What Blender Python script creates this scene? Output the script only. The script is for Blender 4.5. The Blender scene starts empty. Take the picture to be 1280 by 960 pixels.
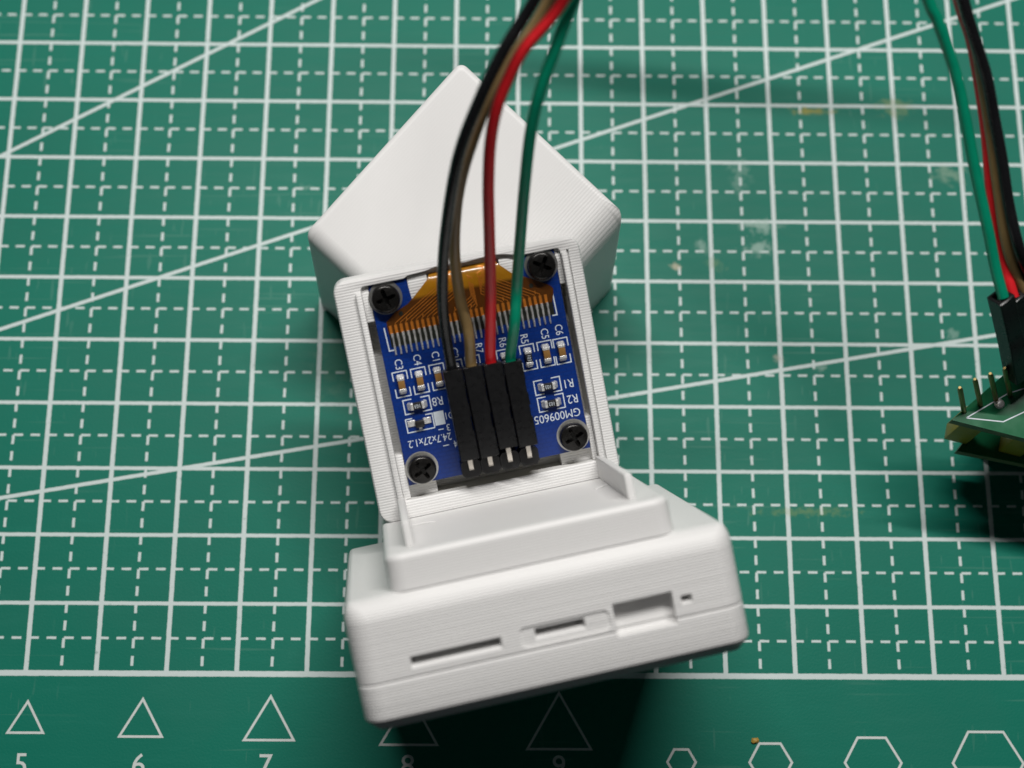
import bpy, bmesh, math, random
from mathutils import Matrix, Vector, Euler
from math import sin, cos, pi, radians as rad
random.seed(7)
S = 0.001                                   # everything below is written in millimetres
sc = bpy.context.scene
COL = sc.collection

# ------------------------------------------------------------------ camera
cam = bpy.data.cameras.new('camera')
cam.sensor_width = 36.0
cam.lens = 1921.78 / 1280 * 36
cam.clip_start = 0.005
cam.clip_end = 5
cam.dof.use_dof = True
cam.dof.focus_distance = 0.2095
cam.dof.aperture_fstop = 15
cam.dof.aperture_blades = 0
camo = bpy.data.objects.new('camera', cam)
camo.location = (1.6457 * S, -71.491 * S, 222.789 * S)
camo.rotation_euler = (0.28326, -0.012431, 0.003352)
COL.objects.link(camo)
sc.camera = camo

# ------------------------------------------------------------------ light: a lit lamp bar over the desk, dim room
world = bpy.data.worlds.new('World')
sc.world = world
world.use_nodes = True
bg = world.node_tree.nodes['Background']
bg.inputs['Color'].default_value = (0.85, 0.93, 1.0, 1)
bg.inputs['Strength'].default_value = 0.022
la = bpy.data.lights.new('lamp_bar', 'AREA')
la.shape = 'RECTANGLE'
la.size = 310 * S
la.size_y = 9 * S
la.energy = 2.15
la.color = (1.0, 0.975, 0.945)
lo = bpy.data.objects.new('lamp_bar', la)
LP = Vector((20, 170, 410))
lo.location = LP * S
lo.rotation_euler = (Vector((0, -10, 15)) - LP).to_track_quat('-Z', 'Y').to_euler()
COL.objects.link(lo)
sc.view_settings.view_transform = 'Standard'
sc.view_settings.look = 'None'
sc.view_settings.exposure = 0.0
sc.view_settings.gamma = 1.0
sc.view_settings.use_curve_mapping = False
sc.cycles.max_bounces = 6
sc.cycles.use_denoising = True

# ------------------------------------------------------------------ node helpers
class NT:
    def __init__(self, name):
        self.m = bpy.data.materials.new(name)
        self.m.use_nodes = True
        self.t = self.m.node_tree
        self.b = self.t.nodes['Principled BSDF']
    def n(self, typ, **kw):
        nd = self.t.nodes.new(typ)
        for k, v in kw.items():
            setattr(nd, k, v)
        return nd
    def link(self, a, b):
        self.t.links.new(a, b)
    def inp(self, sock, v):
        if hasattr(v, 'is_output'):
            self.link(v, sock)
        else:
            sock.default_value = v
    def m_(self, op, a, b=0.0, c=0.0, clamp=False):
        nd = self.n('ShaderNodeMath', operation=op, use_clamp=clamp)
        self.inp(nd.inputs[0], a); self.inp(nd.inputs[1], b); self.inp(nd.inputs[2], c)
        return nd.outputs[0]
    def step(self, x, lo, hi):              # smooth 0..1 as x goes lo -> hi
        nd = self.n('ShaderNodeMapRange', interpolation_type='SMOOTHSTEP')
        self.inp(nd.inputs['Value'], x); self.inp(nd.inputs['From Min'], lo); self.inp(nd.inputs['From Max'], hi)
        return nd.outputs['Result']
    def mmc(self):                          # object coordinates in millimetres
        tc = self.n('ShaderNodeTexCoord')
        vm = self.n('ShaderNodeVectorMath', operation='SCALE')
        self.link(tc.outputs['Object'], vm.inputs[0]); vm.inputs['Scale'].default_value = 1000.0
        return vm.outputs[0]
    def sep(self, v):
        s = self.n('ShaderNodeSeparateXYZ'); self.link(v, s.inputs[0]); return s.outputs
    def noise(self, v, scale, detail=3.0, rough=0.5, stretch=None):
        if stretch:
            mp = self.n('ShaderNodeMapping'); self.link(v, mp.inputs['Vector']); mp.inputs['Scale'].default_value = stretch; v = mp.outputs[0]
        nd = self.n('ShaderNodeTexNoise'); self.link(v, nd.inputs['Vector'])
        nd.inputs['Scale'].default_value = scale; nd.inputs['Detail'].default_value = detail; nd.inputs['Roughness'].default_value = rough
        return nd.outputs['Fac']
    def mix(self, f, a, b):
        nd = self.n('ShaderNodeMix', data_type='RGBA')
        self.inp(nd.inputs['Factor'], f)
        for s, v in ((nd.inputs[6], a), (nd.inputs[7], b)):
            if hasattr(v, 'is_output'): self.link(v, s)
            else: s.default_value = (*v, 1)
        return nd.outputs[2]
    def bump(self, h, dist, strength=1.0, normal=None):
        nd = self.n('ShaderNodeBump'); self.link(h, nd.inputs['Height'])
        nd.inputs['Distance'].default_value = dist * S; nd.inputs['Strength'].default_value = strength
        if normal: self.link(normal, nd.inputs['Normal'])
        return nd.outputs[0]
    def out(self, color=None, rough=None, normal=None, metal=None, spec=None):
        for k, v in (('Base Color', color), ('Roughness', rough), ('Normal', normal), ('Metallic', metal), ('Specular IOR Level', spec)):
            if v is None: continue
            s = self.b.inputs[k]
            if hasattr(v, 'is_output'): self.link(v, s)
            elif k == 'Base Color': s.default_value = (*v, 1)
            else: s.default_value = v
        return self.m

def plain(name, col, rough=0.5, metal=0.0, spec=0.5, var=0.15, nscale=0.8, bumpd=0.0):
    t = NT(name); v = t.mmc()
    nz = t.noise(v, nscale, 4.0)
    c = t.mix(nz, tuple(x * (1 - var) for x in col), tuple(min(1, x * (1 + var)) for x in col))
    r = t.m_('MULTIPLY_ADD', nz, 0.2, rough - 0.1)
    nm = t.bump(t.noise(v, nscale * 4, 4.0), bumpd) if bumpd else None
    return t.out(c, r, nm, metal, spec)

def printed(name, axis, period, amp, col=(0.775, 0.770, 0.762), wob=0.5, fade=None):
    """white filament: layer lines stacked along one local axis"""
    t = NT(name); v = t.mmc(); s = t.sep(v)
    slow = t.noise(v, 0.12, 2.0)
    x = t.m_('ADD', s[axis], t.m_('MULTIPLY', t.noise(v, 0.35, 2.0), 0.08))
    k = t.m_('MULTIPLY', x, 2 * pi / period)
    rid = t.m_('ABSOLUTE', t.m_('SINE', t.m_('MULTIPLY', k, 0.5)))
    # every layer a little different from the next
    st = [0.03, 0.03, 0.03]; st[axis] = 1.0 / period * 0.9
    per = t.noise(v, 1.0, 1.0, 0.5, tuple(st))
    h = t.m_('ADD', rid, t.m_('MULTIPLY', per, wob))
    h = t.m_('ADD', h, t.m_('MULTIPLY', t.noise(v, 2.2, 2.0), 0.35))
    if fade: h = t.m_('MULTIPLY', h, t.m_('MULTIPLY_ADD', t.step(s[axis], fade[0], fade[1]), 0.85, 0.15))
    c = t.mix(slow, tuple(a * 0.955 for a in col), col)
    c = t.mix(t.m_('MULTIPLY', t.m_('SUBTRACT', 1.0, rid), 0.10), c, tuple(a * 0.8 for a in col))
    nm = t.bump(h, amp)
    t.b.inputs['Subsurface Weight'].default_value = 0.0
    return t.out(c, 0.46, nm, 0.0, 0.45)

# ------------------------------------------------------------------ mesh helpers
class MB:
    def __init__(self): self.v = []; self.f = []; self.mi = []
    def add(self, vs, fs, mi=0, M=None):
        b = len(self.v)
        self.v += [tuple(M @ Vector(p)) if M is not None else tuple(p) for p in vs]
        self.f += [tuple(i + b for i in f) for f in fs]; self.mi += [mi] * len(fs)
        return self
    def box(self, x0, x1, y0, y1, z0, z1, mi=0, ch=0.0, M=None):
        if ch <= 0:
            vs = [(x, y, z) for x in (x0, x1) for y in (y0, y1) for z in (z0, z1)]
            fs = [(0, 1, 3, 2), (4, 6, 7, 5), (0, 4, 5, 1), (2, 3, 7, 6), (0, 2, 6, 4), (1, 5, 7, 3)]
            return self.add(vs, fs, mi, M)
        bm = bmesh.new()
        bmesh.ops.create_cube(bm, size=1.0)
        for q in bm.verts:
            q.co = Vector(((x0 + x1) / 2 + q.co.x * (x1 - x0), (y0 + y1) / 2 + q.co.y * (y1 - y0), (z0 + z1) / 2 + q.co.z * (z1 - z0)))
        bmesh.ops.bevel(bm, geom=list(bm.edges), offset=ch, segments=2, profile=0.5, affect='EDGES')
        bm.verts.index_update()
        self.add([q.co.copy() for q in bm.verts], [[q.index for q in f.verts] for f in bm.faces], mi, M)
        bm.free(); return self
    def loft(self, rings, cap0=True, cap1=True, mi=0, M=None):
        n = len(rings[0]); vs = [p for r in rings for p in r]; fs = []
        for i in range(len(rings) - 1):
            for j in range(n):
                a, b = i * n + j, i * n + (j + 1) % n
                fs.append((a, b, b + n, a + n))
        if cap0: fs.append(tuple(reversed(range(n))))
        if cap1: fs.append(tuple((len(rings) - 1) * n + j for j in range(n)))
        return self.add(vs, fs, mi, M)
    def poly(self, pts, z0, z1, mi=0, M=None):          # prism of an outline
        return self.loft([[(x, y, z0) for x, y in pts], [(x, y, z1) for x, y in pts]], mi=mi, M=M)
    def strip(self, pts, w, z, h=0.012, mi=0, closed=False, M=None):   # flat printed line along points
        P = [Vector(p) for p in pts]; n = len(P); L = []; R = []
        for i in range(n):
            a = P[i - 1] if (i > 0 or closed) else None
            c = P[(i + 1) % n] if (i < n - 1 or closed) else None
            d1 = (P[i] - a).normalized() if a is not None else (c - P[i]).normalized()
            d2 = (c - P[i]).normalized() if c is not None else d1
            t = (d1 + d2).normalized(); nn = Vector((-t.y, t.x)); k = w / 2 / max(0.4, nn.dot(Vector((-d1.y, d1.x))))
            L.append(P[i] + nn * k); R.append(P[i] - nn * k)
        vs = [(p.x, p.y, z + h) for p in L] + [(p.x, p.y, z + h) for p in R]
        fs = [(i, n + i, n + (i + 1) % n, (i + 1) % n) for i in range(n if closed else n - 1)]
        return self.add(vs, fs, mi, M)
    def tube(self, pts, r, n=14, cap=True, mi=0, M=None):
        P = [Vector(p) for p in pts]; rings = []; up = None
        for i in range(len(P)):
            t = (P[min(i + 1, len(P) - 1)] - P[max(i - 1, 0)]).normalized()
            if up is None: up = t.orthogonal().normalized()
            up = (up - t * up.dot(t)).normalized(); sd = t.cross(up)
            rr_ = r[i] if isinstance(r, (list, tuple)) else r
            rings.append([P[i] + (up * cos(2 * pi * k / n) + sd * sin(2 * pi * k / n)) * rr_ for k in range(n)])
        return self.loft(rings, cap, cap, mi, M)
    def text(self, s, x, y, h, rot, z, mi=0, sx=1.0, M=None, align='CENTER', bold=0.0):
        cu = bpy.data.curves.new('t', 'FONT'); cu.body = s; cu.align_x = align; cu.align_y = 'CENTER'; cu.size = 1.0; cu.offset = bold; cu.resolution_u = 3
        o = bpy.data.objects.new('t', cu); COL.objects.link(o)
        dg = bpy.context.evaluated_depsgraph_get(); me = o.evaluated_get(dg).to_mesh()
        k = h / 0.70; cr, sr = cos(rot), sin(rot)
        vs = [(x + k * (cr * q.co.x * sx - sr * q.co.y), y + k * (sr * q.co.x * sx + cr * q.co.y), z) for q in me.vertices]
        fs = [tuple(p.vertices) for p in me.polygons]
        self.add(vs, fs, mi, M)
        o.evaluated_get(dg).to_mesh_clear(); bpy.data.objects.remove(o); bpy.data.curves.remove(cu)
        return self
    def mesh(self, name, mats, sharp=32):
        me = bpy.data.meshes.new(name)
        me.from_pydata([(p[0] * S, p[1] * S, p[2] * S) for p in self.v], [], self.f)
        for m in (mats if isinstance(mats, (list, tuple)) else [mats]): me.materials.append(m)
        me.polygons.foreach_set('material_index', self.mi)
        bm = bmesh.new(); bm.from_mesh(me); bmesh.ops.recalc_face_normals(bm, faces=bm.faces); bm.to_mesh(me); bm.free()
        me.polygons.foreach_set('use_smooth', [True] * len(me.polygons))
        me.set_sharp_from_angle(angle=rad(sharp)); me.update()
        return me
    def build(self, name, mats, parent=None, loc=(0, 0, 0), rot=(0, 0, 0), sharp=32):
        return link(name, self.mesh(name, mats, sharp), parent, loc, rot)

def link(name, me, parent=None, loc=(0, 0, 0), rot=(0, 0, 0)):
    o = bpy.data.objects.new(name, me); COL.objects.link(o)
    o.parent = parent; o.location = Vector(loc) * S; o.rotation_euler = rot
    return o
def empty(name, loc, rot=(0, 0, 0)):
    o = bpy.data.objects.new(name, None); COL.objects.link(o); o.empty_display_size = 0.005
    o.location = Vector(loc) * S; o.rotation_euler = rot
    return o
def tag(o, label=None, cat=None, group=None, kind=None):
    for k, v in (('label', label), ('category', cat), ('group', group), ('kind', kind)):
        if v: o[k] = v
    return o
def boolean(o, cutters, sharp=32):
    tmp = []
    for c in cutters:
        co = link('cutter', c.mesh('cutter', []), o.parent); tmp.append(co)
        co.matrix_basis = o.matrix_basis.copy()
        md = o.modifiers.new('b', 'BOOLEAN'); md.operation = 'DIFFERENCE'; md.solver = 'EXACT'; md.object = co
    bpy.context.view_layer.update()
    dg = bpy.context.evaluated_depsgraph_get()
    me = bpy.data.meshes.new_from_object(o.evaluated_get(dg))
    o.modifiers.clear(); o.data = me
    for co in tmp: bpy.data.objects.remove(co)
    me.polygons.foreach_set('use_smooth', [True] * len(me.polygons))
    me.set_sharp_from_angle(angle=rad(sharp)); me.update()

def rrect(x0, x1, y0, y1, r, n=8, e=0.06):
    """rounded rectangle, counter-clockwise, with support points next to the arcs"""
    pts = []
    for cx, cy, a0 in ((x1 - r, y0 + r, -pi / 2), (x1 - r, y1 - r, 0), (x0 + r, y1 - r, pi / 2), (x0 + r, y0 + r, pi)):
        arc = [(cx + r * cos(a0 + pi / 2 * k / n), cy + r * sin(a0 + pi / 2 * k / n)) for k in range(n + 1)]
        ta = (-sin(a0), cos(a0)); tb = (-sin(a0 + pi / 2), cos(a0 + pi / 2))
        pts.append((arc[0][0] - ta[0] * e, arc[0][1] - ta[1] * e)); pts += arc
        pts.append((arc[-1][0] + tb[0] * e, arc[-1][1] + tb[1] * e))
    return pts

def spline(pts, k=8):                                    # Catmull-Rom through points
    P = [Vector(p) for p in pts]; P = [2 * P[0] - P[1]] + P + [2 * P[-1] - P[-2]]; out = []
    for i in range(1, len(P) - 2):
        a, b, c, d = P[i - 1:i + 3]
        for j in range(k):
            t = j / k
            out.append(0.5 * ((2 * b) + (c - a) * t + (2 * a - 5 * b + 4 * c - d) * t * t + (3 * b - a - 3 * c + d) * t ** 3))
    out.append(P[-2]); return out

# ------------------------------------------------------------------ materials
def mat_cutting():
    t = NT('cutting mat vinyl'); v = t.mmc(); x, y, z = t.sep(v)
    wob = t.m_('MULTIPLY', t.m_('SUBTRACT', t.noise(v, 1.6, 1.0), 0.5), 0.10)
    def per(c, off, p):                                  # distance to nearest multiple of p (shifted)
        f = t.m_('FRACT', t.m_('ADD', t.m_('DIVIDE', t.m_('ADD', c, off), p), 0.5))
        return t.m_('MULTIPLY', t.m_('ABSOLUTE', t.m_('SUBTRACT', f, 0.5)), p)
    def line(d, hw, e=0.05):
        return t.step(t.m_('ADD', d, wob), hw + e, hw - e)
    inside = t.m_('MULTIPLY', t.step(y, -50.36, -50.30), t.step(x, -215.4, -215.3))
    solid = t.m_('MAXIMUM', line(per(x, 75.0, 10.0), 0.33), line(per(y, 0.0, 10.0), 0.27))
    bott = line(t.m_('ABSOLUTE', t.m_('ADD', y, 50.0)), 0.40)
    def dash(c): 
        f = t.m_('FRACT', t.m_('DIVIDE', c, 2.5))
        return t.m_('MULTIPLY', t.step(f, 0.0, 0.03), t.step(f, 0.59, 0.55))
    dx = t.m_('MULTIPLY', line(per(x, 0.0, 10.0), 0.205), dash(t.m_('MULTIPLY', y, -1.0)))
    dy = t.m_('MULTIPLY', line(per(y, 5.0, 10.0), 0.175), dash(t.m_('ADD', x, 75.0)))
    msk = t.m_('MAXIMUM', solid, t.m_('MAXIMUM', dx, dy))
    for a in (10, 20, 30, 45, 60):
        d = t.m_('ADD', t.m_('MULTIPLY', t.m_('ADD', x, 215.0), -sin(rad(a))), t.m_('MULTIPLY', t.m_('ADD', y, 50.0), cos(rad(a))))
        msk = t.m_('MAXIMUM', msk, line(t.m_('ABSOLUTE', d), 0.28))
    msk = t.m_('MAXIMUM', t.m_('MULTIPLY', msk, inside), bott)
    wear = t.step(t.noise(v, 0.9, 3.0, 0.65), 0.62, 0.78)
    msk = t.m_('MULTIPLY', msk, t.m_('SUBTRACT', 0.92, t.m_('MULTIPLY', wear, 0.45)))
    # green skin: faint mottling, fine brush-like scuffs, cuts
    n1 = t.noise(v, 0.035, 2.0); n2 = t.noise(v, 0.5, 3.0, 0.6, (0.25, 1.6, 1.0))
    g = t.mix(n1, (0.0014, 0.138, 0.094), (0.0024, 0.178, 0.120))
    g = t.mix(t.m_('MULTIPLY', t.step(n2, 0.5, 0.8), 0.30), g, (0.010, 0.19, 0.135))
    sc_ = t.noise(v, 0.9, 0.0, 0.5, (0.05, 2.0, 1.0)); sc2 = t.noise(v, 0.9, 0.0, 0.5, (1.6, 0.22, 1.0))
    cuts = t.m_('MAXIMUM', t.step(sc_, 0.70, 0.76), t.step(sc2, 0.73, 0.78))
    zone = t.step(n1, 0.48, 0.62)
    worn = t.step(t.noise(v, 0.06, 3.0, 0.6), 0.46, 0.66)
    worn = t.m_('MULTIPLY', worn, t.m_('MULTIPLY_ADD', n2, 0.8, 0.2))
    g = t.mix(t.m_('MULTIPLY', worn, 0.30), g, (0.020, 0.155, 0.112))
    g = t.mix(t.m_('MULTIPLY', t.m_('MULTIPLY', cuts, zone), 0.30), g, (0.10, 0.26, 0.20))
    c = t.mix(msk, g, (0.64, 0.72, 0.71))
    # glue residue, chalky smears and two yellowish stains, each with its own ragged shape
    rag = t.m_('MULTIPLY', t.m_('SUBTRACT', t.noise(v, 0.7, 3.0, 0.65), 0.5), 5.0)
    def spot(px, py, rx, ry, col, amt):
        nonlocal c
        mp = t.n('ShaderNodeMapping'); mp.vector_type = 'TEXTURE'; t.link(v, mp.inputs['Vector']); mp.inputs['Location'].default_value = (px, py, 0); mp.inputs['Scale'].default_value = (rx, ry, 100)
        vl = t.n('ShaderNodeVectorMath', operation='LENGTH'); t.link(mp.outputs[0], vl.inputs[0]); d = vl.outputs['Value']
        c = t.mix(t.m_('MULTIPLY', t.step(t.m_('ADD', d, rag), 1.6, 0.1), amt * 0.75), c, col)
    W_ = (0.36, 0.50, 0.44)
    for a in ((42.6, 19.4, 2.0, 0.9, W_, 0.9), (42.4, 15.7, 1.8, 1.0, W_, 0.85), (33.6, 15.6, 0.7, 1.0, W_, 0.6), (40, 27.8, 1.2, 2.2, W_, 0.35), (51.6, 39.0, 2.6, 0.5, (0.42, 0.33, 0.04), 0.8),
              (65.5, 39.6, 2.2, 1.3, (0.33, 0.36, 0.14), 0.5), (73.2, 28.2, 2.0, 1.1, (0.34, 0.45, 0.34), 0.55), (29.4, 12.6, 0.6, 0.6, (0.55, 0.48, 0.35), 0.9), (35.5, 12.8, 1.1, 0.8, (0.2, 0.3, 0.14), 0.5),
              (44.8, -2.4, 0.6, 0.6, (0.45, 0.42, 0.36), 0.8), (50.8, -3.8, 0.8, 0.5, W_, 0.6), (-28.5, 25, 1.2, 0.5, W_, 0.5), (71.5, 1.8, 0.8, 0.8, W_, 0.5), (48, -26, 6.0, 0.5, (0.30, 0.36, 0.10), 0.35), (-22, -3, 3.0, 5.0, (0.06, 0.2, 0.13), 0.5)):
        spot(*a)
    r = t.m_('ADD', t.m_('MULTIPLY', n2, 0.16), 0.42)
    r = t.m_('ADD', r, t.m_('MULTIPLY', msk, 0.06))
    h = t.noise(v, 3.0, 2.0)
    return t.out(c, r, t.bump(h, 0.02), 0.0, 0.17)

M_MAT = mat_cutting()
M_INK = plain('white printing ink', (0.60, 0.64, 0.62), 0.45, var=0.12, nscale=1.5)
M_CASE = printed('white filament case', 1, 0.34, 0.040, wob=1.1)
M_BEZ = printed('white filament bezel', 1, 0.36, 0.036)
M_TOP = printed('white filament plinth', 1, 0.34, 0.020)
M_SHELL = printed('white filament shell', 0, 0.42, 0.020, fade=(-2, 12))
M_BLACKP = plain('black connector plastic', (0.006, 0.006, 0.0065), 0.30, var=0.3, nscale=1.5, bumpd=0.004)
M_HDR = plain('black header plastic', (0.009, 0.009, 0.010), 0.5, var=0.3, nscale=1.5)
M_SCREW = plain('black oxide steel', (0.020, 0.019, 0.018), 0.24, 0.6, var=0.4, nscale=2.0, bumpd=0.01)
M_RING = plain('tinned ring', (0.62, 0.61, 0.58), 0.32, 0.9, var=0.2, nscale=3)
M_TIN = plain('solder', (0.82, 0.81, 0.77), 0.30, 0.6, var=0.3, nscale=3.0, bumpd=0.05)
M_PIN = plain('tinned contact', (0.80, 0.74, 0.66), 0.35, 0.6, var=0.1, nscale=2.0)
M_TAN = plain('capacitor ceramic', (0.25, 0.13, 0.035), 0.42, var=0.2, nscale=1.0)
M_CHIP = plain('resistor black', (0.014, 0.013, 0.013), 0.4, var=0.2)
M_SILK = plain('silkscreen white', (0.62, 0.68, 0.74), 0.5, var=0.12, nscale=2.5)
M_COPPER = plain('copper trace', (0.58, 0.19, 0.025), 0.32, 0.4, var=0.25, nscale=1.5)
M_STRIP = plain('bare dark laminate', (0.012, 0.014, 0.010), 0.4, var=0.4, nscale=3)

def mat_board():
    t = NT('blue solder mask'); v = t.mmc(); x, y, z = t.sep(v)
    n = t.noise(v, 0.4, 4.0)
    c = t.mix(n, (0.0022, 0.022, 0.165), (0.0035, 0.034, 0.215))
    # buried copper: slightly lighter tracks under the mask
    vo = t.n('ShaderNodeTexBrick'); t.link(v, vo.inputs['Vector'])
    vo.inputs['Scale'].default_value = 0.45; vo.inputs['Mortar Size'].default_value = 0.035
    c = t.mix(t.m_('MULTIPLY', vo.outputs['Fac'], 0.35), c, (0.002, 0.016, 0.12))
    return t.out(c, 0.28, t.bump(t.m_('ADD', t.m_('MULTIPLY', vo.outputs['Fac'], -0.6), n), 0.012), 0.0, 0.5)
M_PCB = mat_board()
M_EDGE = plain('board edge', (0.30, 0.27, 0.15), 0.6, var=0.2)

def mat_flex():
    t = NT('amber polyimide'); v = t.mmc(); x, y, z = t.sep(v)
    n = t.noise(v, 0.6, 3.0)
    c = t.mix(t.step(y, 10.4, 11.1), (0.075, 0.024, 0.004), (0.46, 0.20, 0.008))   # single layer beyond the glued stiffener
    c = t.mix(t.m_('MULTIPLY', n, 0.5), c, (0.10, 0.035, 0.006))
    t.b.inputs['Coat Weight'].default_value = 0.6; t.b.inputs['Coat Roughness'].default_value = 0.08
    return t.out(c, 0.22, t.bump(t.noise(v, 0.35, 2.0), 0.10), 0.0, 0.5)
M_FLEX = mat_flex()

def wire_mat(name, col, rough=0.33):
    t = NT(name); v = t.mmc(); n = t.noise(v, 0.5, 4.0)
    c = t.mix(n, tuple(a * 0.85 for a in col), tuple(min(1, a * 1.12) for a in col))
    return t.out(c, t.m_('MULTIPLY_ADD', n, 0.18, rough - 0.09), t.bump(t.noise(v, 1.2, 3.0), 0.03), 0.0, 0.5)
M_WIRE = dict(black=wire_mat('black wire skin', (0.008, 0.008, 0.009), 0.26), brown=wire_mat('olive brown wire skin', (0.21, 0.140, 0.058)),
              red=wire_mat('red wire skin', (0.62, 0.014, 0.020)), green=wire_mat('green wire skin', (0.0, 0.235, 0.130)))
M_GPCB = plain('green solder mask', (0.010, 0.12, 0.05), 0.22, var=0.25, nscale=0.4)
M_GEDGE = plain('laminate edge', (0.12, 0.135, 0.05), 0.5, var=0.25)
M_YEL = plain('yellow header plastic', (0.34, 0.24, 0.006), 0.45, var=0.15)
M_GOLD = plain('gold pin', (0.30, 0.22, 0.09), 0.35, 0.9, var=0.2)

# ------------------------------------------------------------------ the cutting mat
mm = MB()
out0 = rrect(-232, 222, -84, 240, 6)
mm.loft([[(x, y, -3.0) for x, y in out0], [(x, y, -0.25) for x, y in out0], [(x * 0.9994, y * 0.9994, 0.0) for x, y in out0]])
cmat = mm.build('cutting_mat', M_MAT)
tag(cmat, 'green cutting mat printed with a white centimetre grid under everything', 'cutting mat')
ZP = 0.02
tri = [((-64.3, -54.0), 5.0), ((-48.05, -53.6), 6.0), ((-29.95, -53.15), 7.0), ((-10.2, -52.85), 8.0), ((11.05, -52.5), 9.0)]
for (ax, ay), s_ in tri:
    h_ = s_ * 0.866
    MB().strip([(ax, ay), (ax - s_ / 2, ay - h_), (ax + s_ / 2, ay - h_)], 0.34, 0, ZP, closed=True).build('printed_triangle', M_INK, cmat)
for k, (dx_, n_) in enumerate(((-64.5, '5'), (-48.05, '6'), (-30.3, '7'), (-10.3, '8'), (11.0, '9'))):
    MB().text(n_, dx_, -62.75, 2.9, 0, ZP, bold=0.004).build('printed_number', M_INK, cmat)
for hx, wd in ((28.3, 4.0), (40.9, 6.0), (55.4, 8.0), (71.7, 10.0)):
    MB().strip([(hx + wd / 2 * cos(pi / 3 * k), -62.0 + wd / 2 * sin(pi / 3 * k)) for k in range(6)], 0.34, 0, ZP, closed=True).build('printed_hexagon', M_INK, cmat)

# ------------------------------------------------------------------ the detached rear shell of the little monitor
def shell():
    ux, uy = Vector((0.735, -0.68)), Vector((0.68, 0.735))      # ux: print direction, across the lower right edge
    L, R_, F, N = Vector((-25.2, 6.3)), Vector((19.5, 9.4)), Vector((-4.4, 30.2)), Vector((-1.3, -14.6))
    Lt, Rt, Ft, Nt = Vector((-24.1, 6.6)), Vector((18.85, 9.7)), Vector((-3.35, 29.6)), Vector((-1.6, -13.4))
    # order counter-clockwise: N, R, F, L
    cen = Vector((-2.9, 7.8))
    bot = [cen + (p - cen) * 1.02 for p in (N, R_, F, L)]; top = [cen + (p - cen) * 1.028 for p in (Nt, Rt, Ft, Lt)]
    zt = lambda p: 27.4 + 0.245 * (p.y - 8.0) - 0.006 * (p.x + 3)
    er = [3.6, 1.0, 1.0, 2.2]                                    # edge rounding: N-R, R-F, F-L, L-N
    def offs(poly, d):
        o = []
        ln = []
        for i in range(4):
            a, b = poly[i], poly[(i + 1) % 4]; t_ = (b - a).normalized(); nrm = Vector((-t_.y, t_.x)); ln.append((a + nrm * d[i], t_))
        for i in range(4):
            (p, t1), (q, t2) = ln[i - 1], ln[i]
            den = t1.x * t2.y - t1.y * t2.x; s_ = ((q.x - p.x) * t2.y - (q.y - p.y) * t2.x) / den
            o.append(p + t1 * s_)
        return o
    def rnd(poly, r, drop, n=6):
        pts = []; dr = []
        for i in range(4):
            a, b, c = poly[i - 1], poly[i], poly[(i + 1) % 4]
            d1 = (a - b).normalized(); d2 = (c - b).normalized(); ang = d1.angle(d2); k = r / math.tan(ang / 2)
            p0, p2 = b + d1 * k, b + d2 * k; cc = b + (d1 + d2).normalized() * (r / sin(ang / 2))
            v0, v2 = p0 - cc, p2 - cc
            for j in range(-1, n + 2):
                if j < 0: q = p0 + d1 * 0.1; f = 0
                elif j > n: q = p2 + d2 * 0.1; f = 1
                else:
                    f = j / n; w_ = (v0.normalized() * (1 - f) + v2.normalized() * f).normalized() * r; q = cc + w_
                pts.append(q); dr.append(drop[i - 1] * (1 - f) + drop[i] * f)
        return pts, dr
    rings = []
    cr = 1.3
    for s_ in (0.0, 0.5, 0.9):
        pl = [bot[i].lerp(top[i], s_) for i in range(4)]
        pts, dr = rnd(pl, cr, er)
        rings.append([(p.x, p.y, s_ * (zt(p) - d)) for p, d in zip(pts, dr)])
    for k in range(0, 11):
        th = pi / 2 * k / 10
        d = [e * (1 - cos(th)) for e in er]; drp = [e * (1 - sin(th)) for e in er]
        pts, dr = rnd(offs(top, d), max(0.25, cr * (1 - 0.55 * k / 10)), drp)
        rings.append([(p.x, p.y, zt(p) - q) for p, q in zip(pts, dr)])
    pts, dr = rnd(offs(top, [e + 0.1 for e in er]), 0.5, [0] * 4)
    rings.append([(p.x, p.y, zt(p)) for p in pts])
    # into the shell's own axes so that the layers stack along its local x
    A = math.atan2(ux.y, ux.x); Mi = Matrix.Rotation(-A, 4, 'Z') @ Matrix.Translation(-Vector((cen.x, cen.y, 0)))
    rings = [[Mi @ Vector(p) for p in r] for r in rings]
    o = MB().loft(rings, True, True).build('monitor_shell', M_SHELL, None, (cen.x, cen.y, 0), (0, 0, A), sharp=50)
    tag(o, 'loose white printed monitor back shell lying open side down behind the bezel', 'shell')
    return o
shell()

# ------------------------------------------------------------------ the miniature computer
ORG = (2.972, -28.761, 21.480)
EUL = (0.341553, 0.010963, 0.222268)
comp = empty('miniature_computer', ORG, EUL)
tag(comp, 'white printed miniature computer leaning back, its monitor open to show the blue board', 'model computer')
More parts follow.
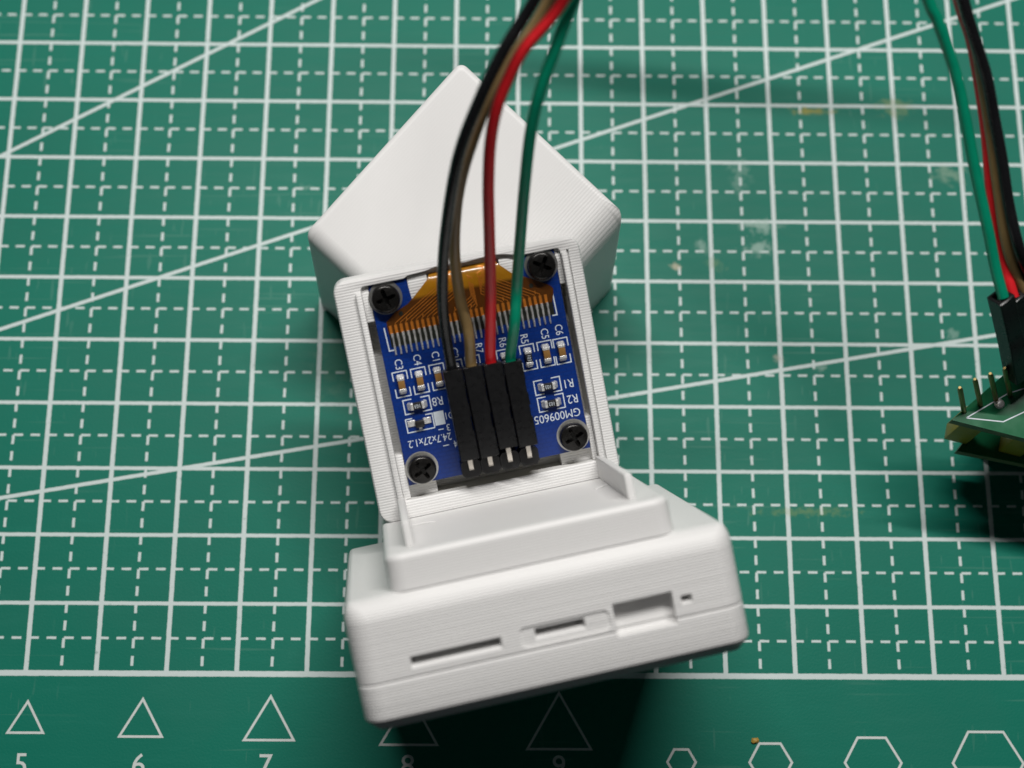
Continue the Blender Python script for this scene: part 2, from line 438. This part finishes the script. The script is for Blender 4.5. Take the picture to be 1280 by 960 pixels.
# local axes: x across, y up the monitor, z towards the back (to the camera)
U0, U1, VT, VS, VB, W0, W1 = -22.65, 23.55, -4.35, -14.0, -19.7, -15.4, 28.9
def case_ring(v, du=0.0, dw=0.0, rc=2.6):
    r = max(0.4, rc - max(du, dw))
    return [(x, v, -z) for x, z in rrect(U0 + du, U1 - du, -(W1 - dw), -(W0 + dw), r)]
def quarter(v_flat, sgn, ru, rw, rv, n=8):
    return [case_ring(v_flat - sgn * rv * (1 - sin(pi / 2 * k / n)), ru * (1 - cos(pi / 2 * k / n)), rw * (1 - cos(pi / 2 * k / n))) for k in range(n + 1)]
up = [case_ring(VS + 0.06, 0.16, 0.16), case_ring(VS + 0.22), case_ring(VT - 2.66)] + quarter(VT, 1, 1.15, 2.7, 2.6) + [case_ring(VT, 1.25, 2.8)]
upper = MB().loft(up).build('upper_case', M_CASE, comp)
lw = [case_ring(VB, 1.7, 2.1), case_ring(VB, 1.6, 2.0), case_ring(VB + 0.12, 1.35, 1.7), case_ring(VB + 1.25, 0.22, 0.28), case_ring(VB + 1.5, 0.06, 0.08), case_ring(VB + 1.8), case_ring(VS - 0.22), case_ring(VS - 0.06, 0.16, 0.16)]
lower = MB().loft(lw).build('lower_case', M_CASE, comp)
def wedge(u0, u1, v0, v1, depth, lip=0.0, lipd=2.5, side=0.0):   # port opening in the back face, its lower lip sloped
    f = W1 + 0.6
    a = [(u0 - side, v0 - lip, f), (u1 + side, v0 - lip, f), (u1 + side, v1, f), (u0 - side, v1, f)]
    b = [(u0, v0, W1 - lipd), (u1, v0, W1 - lipd), (u1, v1, W1 - lipd), (u0, v1, W1 - lipd)]
    c = [(u0, v0, W1 - depth), (u1, v0, W1 - depth), (u1, v1, W1 - depth), (u0, v1, W1 - depth)]
    return MB().loft([a, b, c] if depth > lipd else [a, c])
rec = MB().loft([[(x, y, z) for x, y in rrect(-3.2, 7.4, -13.55, -11.1, 0.7)] for z in (W1 - 0.22, W1 + 0.5)])
boolean(upper, [rec])
boolean(upper, [wedge(-15.9, -5.6, -12.5, -11.6, 2.6, 0.8, 1.3, 0.3)])
boolean(upper, [wedge(-1.3, 4.35, -12.45, -11.55, 2.6, 0.8, 1.3, 0.3)])
boolean(upper, [MB().box(7.95, 15.1, -20, -10.65, W1 - 1.9, W1 + 1)])
boolean(upper, [wedge(16.2, 17.15, -12.15, -11.4, 1.6, 0.6, 1.1, 0.3)])
boolean(lower, [wedge(7.95, 15.1, -14.45, -10.65, 1.9, 0.25, 1.9, 0)])
upper['label'] = 'upper case half with slots cut into its back'
# plinth under the monitor
PU0, PU1, PW0, PW1 = -16.75, 17.25, -7.0, 27.2
def pl(v, d, rc=2.0): return [(x, v, -z) for x, z in rrect(PU0 + d, PU1 - d, -(PW1 - d), -(PW0 + d), max(0.3, rc - d))]
plr = [pl(VT + 0.02, 0), pl(-0.86, 0)] + [pl(-0.8 * (1 - sin(pi / 2 * k / 6)), 0.8 * (1 - cos(pi / 2 * k / 6))) for k in range(7)] + [pl(0, 0.9)]
plinth = MB().loft(plr).build('plinth', M_TOP, comp)
for u_ in (-13.95, 13.0):
    r_ = MB().box(u_, u_ + 0.95, -0.02, 3.05, 0.3, 23.5, ch=0.18).build('rib', M_TOP, plinth)
for (a_, b_) in (((-13.0, 7.4), (-9.7, 8.0)), ((11.0, 9.9), (12.9, 8.5))):
    MB().tube([(a_[0], 0.05, a_[1]), ((a_[0] + b_[0]) / 2, 0.14, (a_[1] + b_[1]) / 2 + 0.15), (b_[0], 0.05, b_[1])], 0.09, 6).build('filament_string', M_TOP, plinth)

# bezel (tilted back against the plinth)
TILT = 0.087764
Rx = (TILT, 0, 0)
BU0, BU1, BV0, BV1 = -16.65, 16.05, 0.0, 32.6
ZF = -6.3
def bz(z, d, x0=BU0, x1=BU1, y0=BV0, y1=BV1, r=1.7): return [(x, y, z) for x, y in rrect(x0 + d, x1 - d, y0 + d, y1 - d, max(0.2, r - d), 6)]
P0 = dict(x0=-13.1, x1=13.4, y0=2.5, y1=31.4, r=0.5)
brings = [bz(ZF, 1.0), bz(ZF, 0.9)] + [bz(ZF + 0.8 * (1 - sin(pi / 2 * k / 4)), 0.8 * (1 - cos(pi / 2 * k / 4))) for k in (4, 3, 2, 1, 0)] + \
         [bz(0.1, 0), bz(0.30, 0.06), bz(0.45, 0.2), bz(0.5, 0.45), bz(0.5, -0.2, **P0), bz(0.42, 0, **P0), bz(-4.0, 0, **P0)]
bezel = MB().loft(brings).build('bezel', M_BEZ, comp, (0, 0, 0), Rx)
boolean(bezel, [MB().loft([[(-7.6, 31.3, z), (-6.8, 31.7, z), (-4.5, 31.85, z), (-3.0, 32.1, z), (1.0, 31.95, z), (4.5, 32.2, z), (6.5, 31.9, z), (8.2, 31.3, z)] for z in (-0.35, 1.5)])])
boolean(bezel, [MB().box(14.2, 14.5, 2.0, 31.0, 0.1, 1.5)])
for (a0, a1) in ((-13.9, -13.1), (13.4, 14.2)):
    MB().box(a0, a1, 1.6, 30.7, -0.6, 1.35, ch=0.22).build('lip', M_BEZ, bezel)
for (x0, x1, y0, y1) in ((-13.1, -8.6, 27.0, 31.5), (8.6, 13.4, 27.0, 31.5), (-13.1, -8.4, 2.5, 8.2), (8.6, 13.4, 2.5, 8.2)):
    MB().box(x0, x1, y0, y1, -4.05, -1.25, ch=0.08).build('screw_boss', M_BEZ, bezel)

MB().box(-7.6, 8.2, 26.0, 31.5, -3.0, -0.95, ch=0.08).build('shelf', M_BEZ, bezel)
for (x0, x1, y0, y1) in ((-13.1, -12.12, 26.6, 31.35), (12.72, 13.4, 26.6, 31.35), (-13.1, -12.12, 2.55, 8.6), (12.72, 13.4, 2.55, 8.6)):
    MB().box(x0, x1, y0, y1, -4.0, -0.15, ch=0.08).build('corner_block', M_BEZ, bezel)
for (x0, x1) in ((-6.95, -4.35), (5.25, 7.55)):
    MB().box(x0, x1, 28.6, 31.42, -3.0, -0.08, ch=0.06).build('shelf', M_BEZ, bezel)
# circuit board; its axes: origin at the board centre, z out of the back
BC = Vector((0.30, 17.84, 0.0))
Ba = Matrix.Rotation(TILT, 4, 'X')
bo = Ba @ BC
bo_ = (bo.x, bo.y, bo.z)
hw, hh = 12.35, 13.5
ol = [(-hw, -hh), (hw, -hh), (hw, hh), (7.35, hh), (7.1, 10.6), (-7.1, 10.6), (-7.35, hh), (-hw, hh)]
b_ = MB(); b_.loft([[(x, y, z) for x, y in ol] for z in (-1.2, -0.04)], mi=1); b_.loft([[(x, y, z) for x, y in ol] for z in (-0.04, 0.0)], mi=0)
board = b_.build('circuit_board', [M_PCB, M_EDGE], comp, bo_, Rx)
board['label'] = 'blue circuit board with white lettering'
MB().box(-10.95, 10.95, 5.0, 6.95, 0.004, 0.03).build('pad_strip', M_STRIP, board)
# flex ribbon folding over the top edge
prof = [(6.7, 0.10, -10.95, 10.9), (7.8, 0.10, -11.0, 11.25), (8.4, 0.11, -10.95, 11.35), (8.9, 0.12, -10.3, 11.0), (9.4, 0.14, -9.7, 10.2), (10.2, 0.20, -7.8, 8.8), (10.9, 0.30, -6.9, 7.5), (11.6, 0.40, -6.1, 6.2),
        (12.3, 0.42, -5.3, 5.5), (12.9, 0.28, -4.6, 4.9), (13.3, 0.0, -4.4, 4.6), (13.55, -0.5, -4.3, 4.5), (13.6, -1.2, -4.3, 4.5), (13.45, -2.2, -4.3, 4.5)]
fb = MB(); NX = 16
for side in (0, 1):
    vs = [(a + (b - a) * i / NX, y, z - 0.06 * side + 0.05 * sin(i * 0.9 + y)) if False else (a + (b - a) * i / NX, y, z - 0.06 * side) for (y, z, a, b) in prof for i in range(NX + 1)]
    fs = [(j * (NX + 1) + i, j * (NX + 1) + i + 1, (j + 1) * (NX + 1) + i + 1, (j + 1) * (NX + 1) + i) for j in range(len(prof) - 1) for i in range(NX)]
    fb.add(vs, fs)
flex = fb.build('flex_ribbon', M_FLEX, board, sharp=60)
def fz(y):
    for (y0, z0, _, _), (y1, z1, _, _) in zip(prof, prof[1:]):
        if y0 <= y <= y1: return z0 + (z1 - z0) * (y - y0) / (y1 - y0)
    return 0.1
tb = MB()
def tr3(pts, w):
    V_ = [Vector(p) for p in pts]
    for a, b in zip(V_, V_[1:]):
        n_ = 4
        for k in range(n_):
            p, q = a.lerp(b, k / n_), a.lerp(b, (k + 1) / n_); d = (q - p); 
            if d.length < 1e-6: continue
            nn = Vector((-d.y, d.x)).normalized() * w / 2
            tb.add([(p.x + nn.x, p.y + nn.y, fz(p.y) + 0.015), (p.x - nn.x, p.y - nn.y, fz(p.y) + 0.015), (q.x - nn.x, q.y - nn.y, fz(q.y) + 0.015), (q.x + nn.x, q.y + nn.y, fz(q.y) + 0.015)], [(0, 1, 2, 3)])
PU = [-10.55 + i * 20.75 / 29 for i in range(30)]
for i, u_ in enumerate(PU):
    tr3([(u_ - 0.05, 6.75), (u_ - 0.05, 7.85)], 0.36)
    if 1 <= i <= 8: b0 = -2.25 + i * 0.13
    elif 21 <= i <= 28: b0 = 1.75 + (i - 20) * 0.13
    elif 12 <= i <= 16: b0 = 0.55 + (i - 12) * 0.13
    else: continue
    ym = min(12.6, 8.05 + 0.60 * abs(b0 - u_))
    tr3([(u_ - 0.05, 7.85), (u_ - 0.05, 8.05), (b0, ym), (b0, 13.25)], 0.085)
    if i % 3 == 0: tr3([(u_ + 0.12, 8.15), (u_ + 0.12, 8.6)], 0.12)
tb.build('trace_pattern', M_COPPER, flex)
for x_, y_ in ((-8.9, 9.15), (8.55, 9.35)):
    MB().tube([(x_, y_, 0.06), (x_, y_, 0.17)], 0.30, 14).build('alignment_hole', M_STRIP, flex)
# thirty solder legs
def pin_mesh(seed):
    rn = random.Random(seed); m = MB(); rings = []
    for k in range(8):
        y = 3.95 + k * 2.85 / 7; w = (0.115 if k < 6 else 0.15) + 0.05 * rn.random() - (0.04 if k == 0 else 0); h = (0.16 if k < 6 else 0.30) + 0.16 * rn.random() * (1 if 0 < k < 7 else 0.3); dx = 0.05 * (rn.random() - 0.5)
        rings.append([(dx - w, y, 0.02), (dx - w * 0.7, y, 0.02 + h * 0.75), (dx, y, 0.02 + h), (dx + w * 0.7, y, 0.02 + h * 0.75), (dx + w, y, 0.02)])
    return m.loft(rings).mesh('solder_leg', M_TIN, 60)
pms = [pin_mesh(s) for s in range(5)]
for i, u_ in enumerate(PU): link('solder_leg', pms[i * 7 % 5], board, (u_, 0, 0))
# capacitors and resistors (axis along local y)
def chip(body_mat, text=None):
    m = MB(); w = 0.44
    m.box(-w, w, -0.62, 0.62, 0.05, 0.72, 0, 0.05)
    for s_ in (-1, 1):
        m.box(-w - 0.03, w + 0.03, min(s_ * 0.55, s_ * 0.95), max(s_ * 0.55, s_ * 0.95), 0.03, 0.78, 1, 0.07)
        a = [(-w - 0.12, s_ * 0.9, 0.02), (w + 0.12, s_ * 0.9, 0.02), (w, s_ * 0.9, 0.66), (-w, s_ * 0.9, 0.66)]
        b = [(-w - 0.1, s_ * 1.12, 0.02), (w + 0.1, s_ * 1.12, 0.02), (w - 0.06, s_ * 1.12, 0.30), (-w + 0.06, s_ * 1.12, 0.30)]
        c = [(-w + 0.02, s_ * 1.33, 0.02), (w - 0.02, s_ * 1.33, 0.02), (w - 0.1, s_ * 1.33, 0.05), (-w + 0.1, s_ * 1.33, 0.05)]
        m.loft([a, b, c], mi=1)
    if text: m.text(text, 0, 0, 0.48, pi / 2 + pi, 0.727, 2, 0.85)
    return m.mesh('chip', [body_mat, M_TIN, M_SILK], 40)
capm, resm = chip(M_TAN), chip(M_CHIP, '103')
for u_, v_ in ((-10.65, 0.0), (-8.2, -0.02), (-5.74, 0.0), (-3.3, 0.0), (8.87, 0.1), (10.93, 0.05)): link('capacitor', capm, board, (u_, v_, 0.01), (0, 0, 0.02 * random.uniform(-1, 1)))
for u_, v_ in ((-0.9, 0.1), (3.32, 0.1), (6.43, 0.1)): link('resistor', resm, board, (u_, v_, 0.01), (0, 0, 0.03 * random.uniform(-1, 1)))
for u_, v_ in ((-9.19, -3.14), (8.23, -4.17), (8.28, -6.49)): link('resistor', resm, board, (u_, v_, 0.01), (0, 0, -pi / 2 + 0.03 * random.uniform(-1, 1)))
d_ = MB()
for s_ in (-1, 1): d_.box(s_ * 1.05 - 0.52, s_ * 1.05 + 0.52, -0.30, 0.55, 0.01, 0.16, 1, 0.05)
d_.box(-0.62, 0.62, -0.55, 0.42, 0.05, 0.75, 0, 0.16); d_.box(-0.2, 0.2, -0.85, -0.4, 0.02, 0.25, 1, 0.04)
d_.build('diode', [M_CHIP, M_TIN], board, (-9.35, -5.5, 0.01))
# silkscreen: brackets and lettering
sk = MB(); Z = 0.012
def bracket(cx, cy, hx, hy, gap, vertical=True, lw=0.15):
    if vertical:
        for s_ in (-1, 1): sk.strip([(cx - hx, cy + s_ * gap), (cx - hx, cy + s_ * hy), (cx + hx, cy + s_ * hy), (cx + hx, cy + s_ * gap)], lw, Z, 0.0)
    else:
        for s_ in (-1, 1): sk.strip([(cx + s_ * gap, cy - hy), (cx + s_ * hx, cy - hy), (cx + s_ * hx, cy + hy), (cx + s_ * gap, cy + hy)], lw, Z, 0.0)
for u_, v_ in ((-10.65, 0.0), (-8.2, -0.02), (-5.74, 0.0), (-3.3, 0.0), (-0.9, 0.1), (3.32, 0.1), (6.43, 0.1), (8.82, 0.1), (10.98, 0.05)): bracket(u_, v_, 0.95, 1.68, 0.55)
for u_, v_ in ((-9.19, -3.14), (8.23, -4.17), (8.28, -6.49)): bracket(u_, v_, 1.75, 0.95, 0.6, False)
sk.strip([(-10.2, -4.75), (-11.1, -4.75), (-11.1, -6.55), (-7.5, -6.55)], 0.15, Z, 0.0); sk.strip([(-8.4, -4.6), (-7.5, -4.6), (-7.5, -6.55)], 0.15, Z, 0.0)
sk.strip([(-11.42, 7.7), (-11.32, 4.6), (-10.66, 4.6)], 0.17, Z, 0.0); sk.strip([(11.15, 7.9), (11.22, 4.9), (10.6, 4.9)], 0.17, Z, 0.0)
sk.box(-7.35, -6.0, -6.35, -4.5, Z - 0.006, Z)
for s_, u_, v_ in (('C3', -10.54, 2.62), ('C4', -8.04, 2.75), ('C1', -5.6, 2.65), ('C2', -3.1, 2.65), ('R7', 0.2, 2.65), ('R6', 3.43, 2.75), ('R5', 6.31, 2.62), ('C5', 9.1, 2.75), ('C6', 11.05, 2.9)):
    sk.text(s_, u_, v_, 1.0, -pi / 2, Z, 0, 0.86)
for s_, u_, v_, h_, sx in (('R8', -6.45, -3.12, 1.15, 0.85), ('R1', 11.0, -4.35, 1.15, 0.85), ('R2', 11.2, -6.5, 1.15, 0.85), ('D1', -5.35, -5.3, 0.95, 0.8)): sk.text(s_, u_, v_, h_, pi, Z, 0, sx)
sk.text('GM009605', 11.95, -8.35, 1.10, pi, Z, 0, 0.90, align='LEFT')
sk.text('24.7x27x1.2', -5.55, -8.05, 1.0, pi, Z, 0, 0.83, align='LEFT')
sk.text('3', -5.75, -6.85, 0.9, pi, Z); sk.text('4', -5.2, -9.2, 0.9, pi, Z)
sk.strip([(-7.1, -6.95), (-6.4, -6.95)], 0.13, Z, 0.0); sk.strip([(-6.9, -9.2), (-6.1, -9.2)], 0.13, Z, 0.0)
sk.build('silkscreen', M_SILK, board)
# right-angle pin header along the lower edge
hd = MB(); HU = [-3.93 + 2.6 * k for k in range(4)]
for u_ in HU:
    oc = [(u_ - 1.27, -11.75), (u_ - 0.85, -11.3), (u_ + 0.85, -11.3), (u_ + 1.27, -11.75), (u_ + 1.27, -13.2), (u_ + 0.85, -13.65), (u_ - 0.85, -13.65), (u_ - 1.27, -13.2)]
    hd.loft([[(x, y, z) for x, y in oc] for z in (0.02, 2.35)])
header = hd.build('pin_header', M_HDR, board)
for u_ in HU:
    MB().tube([(u_, -12.35, 2.2), (u_, -12.3, 2.9), (u_, -12.05, 3.3), (u_, -11.6, 3.45), (u_, -10.2, 3.45)], 0.42, 4).build('header_pin', M_PIN, board)
# screws with their tinned rings
def screw_mesh():
    m = MB(); n = 48
    def ring(r, z, lob=0.0): return [(r * cos(2 * pi * k / n) , r * sin(2 * pi * k / n), z) for k in range(n)]
    def cross(r, z):
        o = []
        for k in range(n):
            a = 2 * pi * k / n; q = abs((a + pi / 4) % (pi / 2) - pi / 4)
            R_ = min(r, 0.27 / max(1e-3, sin(q))) if q < 0.78 else 0.39
            o.append((R_ * cos(a), R_ * sin(a), z))
        return o
    m.loft([ring(1.85, 0.12), ring(1.9, 0.25), ring(1.9, 0.75), ring(1.82, 1.05), ring(1.7, 1.25), ring(1.5, 1.33), cross(1.35, 1.36), cross(1.2, 1.05), cross(0.75, 0.4)], True, True)
    return m.mesh('screw', M_SCREW, 38)
scm = screw_mesh()
rg = MB(); n = 36
rg.loft([[(r * cos(2 * pi * k / n), r * sin(2 * pi * k / n), z) for k in range(n)] for r, z in ((2.22, 0.006), (2.22, 0.06), (1.2, 0.06))], False, False)
rgm = rg.mesh('washer', M_RING)
for (u_, v_), a, ring in (((-10.5, 11.45), 0.2, 0), ((10.3, 11.65), 1.0, 0), ((-10.3, -11.6), 0.5, 1), ((10.3, -11.5), 0.35, 1)):
    p = Ba @ (BC + Vector((u_, v_, 0)))
    sm = link('screw', scm, comp, p, (TILT + random.uniform(-0.03, 0.03), random.uniform(-0.03, 0.03), a))
    w_ = link('washer', rgm, board, (u_ + 0.05, v_ + 0.12, 0.005))

# ------------------------------------------------------------------ jumper wires
bpy.context.view_layer.update()
MBZ = Matrix.Translation(Vector(ORG)) @ Euler(EUL).to_matrix().to_4x4() @ Matrix.Translation(Vector(bo_)) @ Matrix.Rotation(TILT, 4, 'X')   # board axes -> world, mm
def plug(u, v0, v1, w0, w1, seed):
    """one female crimp housing along local y, slim side windows, a hair of bend in the middle"""
    m = MB(); g = 1.235; vm = v0 + (v1 - v0) * 0.47
    segs = [(v0, g, 0.0), (v0 + 3.6, g, 0.0), (v0 + 3.7, g - 0.14, 0.0), (vm, g - 0.14, 0.0), (vm + 0.1, g, -0.02), (vm + 1.6, g, -0.10), (vm + 1.7, g - 0.10, -0.10), (v1 - 2.6, g - 0.08, -0.24), (v1 - 2.5, g, -0.25), (v1, g, -0.42)]
    def ring(y, gg, dz, ins=0.0):
        e = 0.10
        x0, x1, z0, z1 = u - g + ins, u + gg - ins, w0 + dz + ins, w1 + dz - ins
        return [(x0 + e, y, z0), (x1 - e, y, z0), (x1, y, z0 + e), (x1, y, z1 - e), (x1 - e, y, z1), (x0 + e, y, z1), (x0, y, z1 - e), (x0, y, z0 + e)]
    rings = [ring(segs[0][0] - 0.08, segs[0][1], segs[0][2], 0.1)] + [ring(*s) for s in segs]
    v_, gg, dz = segs[-1]
    rings += [ring(v_ + 0.08, gg, dz, 0.1), ring(v_ + 0.08, gg, dz, 0.42), ring(v_ - 1.2, gg, dz, 0.48)]
    return m.loft(rings)
left = dict(
 black=[(-4.9, -9.1, 36.7), (-5.0, -6.0, 42.3), (-4.4, -2.1, 50.3), (-2.8, 3.1, 59.7), (-0.2, 7.6, 66.1), (2.5, 11.7, 70.0), (5.7, 15.8, 73.3)],
 brown=[(-1.8, -10.2, 35.4), (-2.9, -6.2, 38.0), (-3.5, -2.5, 42.8), (-3.3, 0.5, 48.5), (-2.6, 3.2, 53.2), (-1.3, 5.9, 57.6), (0.6, 9.1, 62.0), (3.8, 13.2, 65.9), (7.3, 17.6, 69.5)],
 red=[(1.0, -9.1, 36.8), (1.0, -6.0, 40.9), (0.8, -1.4, 49.9), (0.7, 1.6, 55.3), (0.9, 4.6, 60.3), (1.6, 7.2, 64.1), (2.9, 9.7, 66.7), (4.7, 12.2, 69.1), (8.8, 16.2, 72.3)],
 green=[(4.1, -9.1, 36.8), (4.3, -5.3, 39.0), (4.6, -1.6, 46.1), (5.0, 2.4, 53.5), (5.6, 6.5, 60.0), (6.6, 9.7, 64.1), (8.0, 12.7, 66.9), (10.1, 17.3, 70.6)])
apex = [(13.0, 24.5, 84.0), (18.6, 42.0, 94.5), (21.5, 61.0, 102.0), (23.0, 73.0, 102.5), (27.5, 73.2, 100.5), (33.2, 71.0, 96.5), (40.2, 68.5, 91.0), (47.1, 65.5, 83.0)]
arc = {k: [tuple(Vector(p) + Vector(d)) for p in apex] + tail for k, d, tail in (
 ('black', (0, 0, 0), [(50.0, 50.0, 76.5), (52.6, 33.5, 67.8)]), ('brown', (1.0, 1.0, -1.3), [(50.8, 51.0, 75.0), (53.0, 34.5, 66.3)]),
 ('red', (2.2, -0.3, -2.4), [(51.0, 50.5, 73.5), (53.0, 35.0, 65.0)]), ('green', (2.2, 1.2, -3.6), [(47.0, 48.0, 74.5), (48.5, 31.5, 66.8)]))}
right = dict(
 green=[(52.9, 23.7, 60.5), (54.4, 21.7, 58.8), (57.7, 16.3, 54.1), (60.8, 8.1, 48.2), (63.4, 0.9, 43.7), (64.7, -2.9, 41.3), (66.0, -6.3, 39.5)],
 red=[(57.4, 25.3, 57.9), (59.5, 21.8, 54.9), (61.3, 17.5, 51.3), (63.0, 12.4, 47.3), (64.4, 5.5, 43.1), (66.0, 0.1, 39.7), (68.0, -5.6, 37.6)],
 brown=[(57.4, 24.5, 59.2), (59.5, 21.0, 56.2), (61.3, 16.8, 52.6), (63.1, 11.7, 48.7), (64.7, 5.8, 45.0), (66.6, -0.4, 41.1), (69.9, -5.1, 36.6)],
 black=[(57.1, 23.7, 60.5), (58.8, 20.7, 57.9), (61.1, 16.8, 54.6), (62.8, 12.8, 51.2), (64.2, 8.7, 48.6), (65.6, 3.9, 45.6), (67.5, -0.9, 42.6), (71.9, -4.7, 35.4)])
PL = dict(black=(HU[0], -10.85, 0.95), brown=(HU[1], -10.95, 0.85), red=(HU[2], -10.3, 0.75), green=(HU[3], -10.6, 0.45))
RT = dict(green=((66.0, -6.3, 39.4), (71.3, -12.9, 27.1)), red=((67.9, -5.7, 38.0), (73.3, -12.0, 25.8)), brown=((69.9, -5.2, 36.6), (75.3, -11.0, 24.6)), black=((71.9, -4.7, 35.2), (77.4, -10.1, 23.3)))
LBL = dict(black='black jumper wire arching from the outermost connector beside the olive brown one', brown='olive brown jumper wire squeezed between the black wire and the red wire',
           red='red jumper wire plugged into the blue board beside the green wire', green='green jumper wire running on its own from board to the loose module')
for k in ('black', 'brown', 'red', 'green'):
    u_, v0, v1 = PL[k]
    loc = MBZ @ Vector((u_, v0, 3.4))
    root = empty('jumper_wire', loc); tag(root, LBL[k], 'wire', 'jumper wires joining the two boards')
    T = Matrix.Translation(-loc)
    zc = 3.35
    ho = MB(); ho.v = []; pm = plug(u_, v0, v1, 2.15, 4.65, 1)
    ho.add(pm.v, pm.f, 0, T @ MBZ); ho.build('connector_housing', M_BLACKP, root)
    a = MBZ @ Vector((u_ + 0.0, v1 - 1.1, zc - 0.4)); b = MBZ @ Vector((u_, v1 + 0.7, zc - 0.4))
    pts = [a, b] + [Vector(p) for p in left[k]] + [Vector(p) for p in arc[k]] + [Vector(p) for p in right[k]]
    MB().tube(spline(pts, 8), 0.72, 16, M=T).build('wire', M_WIRE[k], root, sharp=70)
    p, q = Vector(RT[k][0]), Vector(RT[k][1]); yd = (p - q).normalized(); xd = Vector((0.87, 0.42, -0.25)); xd = (xd - yd * xd.dot(yd)).normalized(); zd = xd.cross(yd)
    Mr = Matrix(((xd.x, yd.x, zd.x, q.x), (xd.y, yd.y, zd.y, q.y), (xd.z, yd.z, zd.z, q.z), (0, 0, 0, 1)))
    pm = plug(0, 0, (p - q).length, -1.25, 1.25, 2)
    h2 = MB(); h2.add(pm.v, pm.f, 0, T @ Mr); h2.build('connector_housing', M_BLACKP, root)

# ------------------------------------------------------------------ the loose green module at the frame's edge
mo = empty('circuit_module', (76, -14, 0)); tag(mo, 'stacked green circuit module with yellow spacers and upright pins beside the mat grid', 'circuit module')
T = Matrix.Translation(Vector((-76, 14, 0)))
up_ = [(63.6, -17.7), (73.2, -20.2), (86.0, -23.4), (88.0, -3.0), (80.0, -3.2), (72.0, -10.6)]
lo_ = [(67.4, -19.3), (76.0, -21.0), (88.0, -23.6), (89.5, -6.0), (80.0, -6.2), (73.0, -12.4)]
def pcb(ol_, z0, z1):
    m = MB(); m.loft([[(x, y, z) for x, y in ol_] for z in (z0, z1 - 0.05)], mi=1, M=T); m.loft([[(x, y, z) for x, y in ol_] for z in (z1 - 0.05, z1)], mi=0, M=T)
    return m
ub = pcb(up_, 20.4, 22.0).build('upper_board', [M_GPCB, M_GEDGE], mo)
lb = pcb(lo_, 9.4, 11.0).build('lower_board', [M_GPCB, M_GEDGE], mo)
MB().strip([(65.6, -17.4), (71.6, -13.9), (77, -12.2)], 0.16, 22.0, 0.015, M=T).strip([(65.6, -17.4), (70.6, -17.9), (75.5, -15.6)], 0.16, 22.0, 0.015, M=T).build('silkscreen_line', M_SILK, ub)
MB().tube([(70.3, -15.4, 21.98), (70.3, -15.4, 22.25), (70.3, -15.4, 22.45)], [0.75, 0.6, 0.2], 14, M=T).build('solder_joint', M_TIN, ub)
for (x0, y0) in ((66.9, -17.9), (74.5, -19.7)):
    MB().box(-1.3, 1.9, 0, 2.4, 11.0, 20.4, ch=0.15, M=T @ Matrix.Translation(Vector((x0, y0, 0))) @ Matrix.Rotation(-0.25, 4, 'Z')).build('spacer', M_YEL, mo)
MB().box(0, 14, 0, 2.5, 0.02, 9.4, ch=0.15, M=T @ Matrix.Translation(Vector((73.5, -17.0, 0))) @ Matrix.Rotation(-0.2, 4, 'Z')).build('socket', M_HDR, mo)
for a, b in (((65.4, -16.5, 21.9), (63.0, -15.0, 28.5)), ((67.7, -15.5, 21.9), (65.0, -13.9, 28.8)), ((69.9, -14.8, 21.9), (67.0, -13.2, 29.1)), ((71.9, -14.2, 21.9), (68.9, -12.5, 29.3))):
    MB().tube([a, Vector(a).lerp(Vector(b), 0.93), b], [0.36, 0.36, 0.2], 8, M=T).build('pin', M_GOLD, mo)
# a crumb of dried glue on the mat
cr = MB(); bm = bmesh.new(); bmesh.ops.create_icosphere(bm, subdivisions=2, radius=0.55)
for q in bm.verts: q.co = Vector((q.co.x * 1.1, q.co.y * 0.8, q.co.z * 0.5)) * random.uniform(0.7, 1.15)
bm.verts.index_update(); cr.add([q.co.copy() for q in bm.verts], [[q.index for q in f.verts] for f in bm.faces]); bm.free()
tag(cr.build('crumb', plain('dried glue', (0.42, 0.26, 0.04), 0.5), None, (38.75, -59.0, 0.2)), 'tiny yellowish crumb at the corner of a printed hexagon', 'crumb')
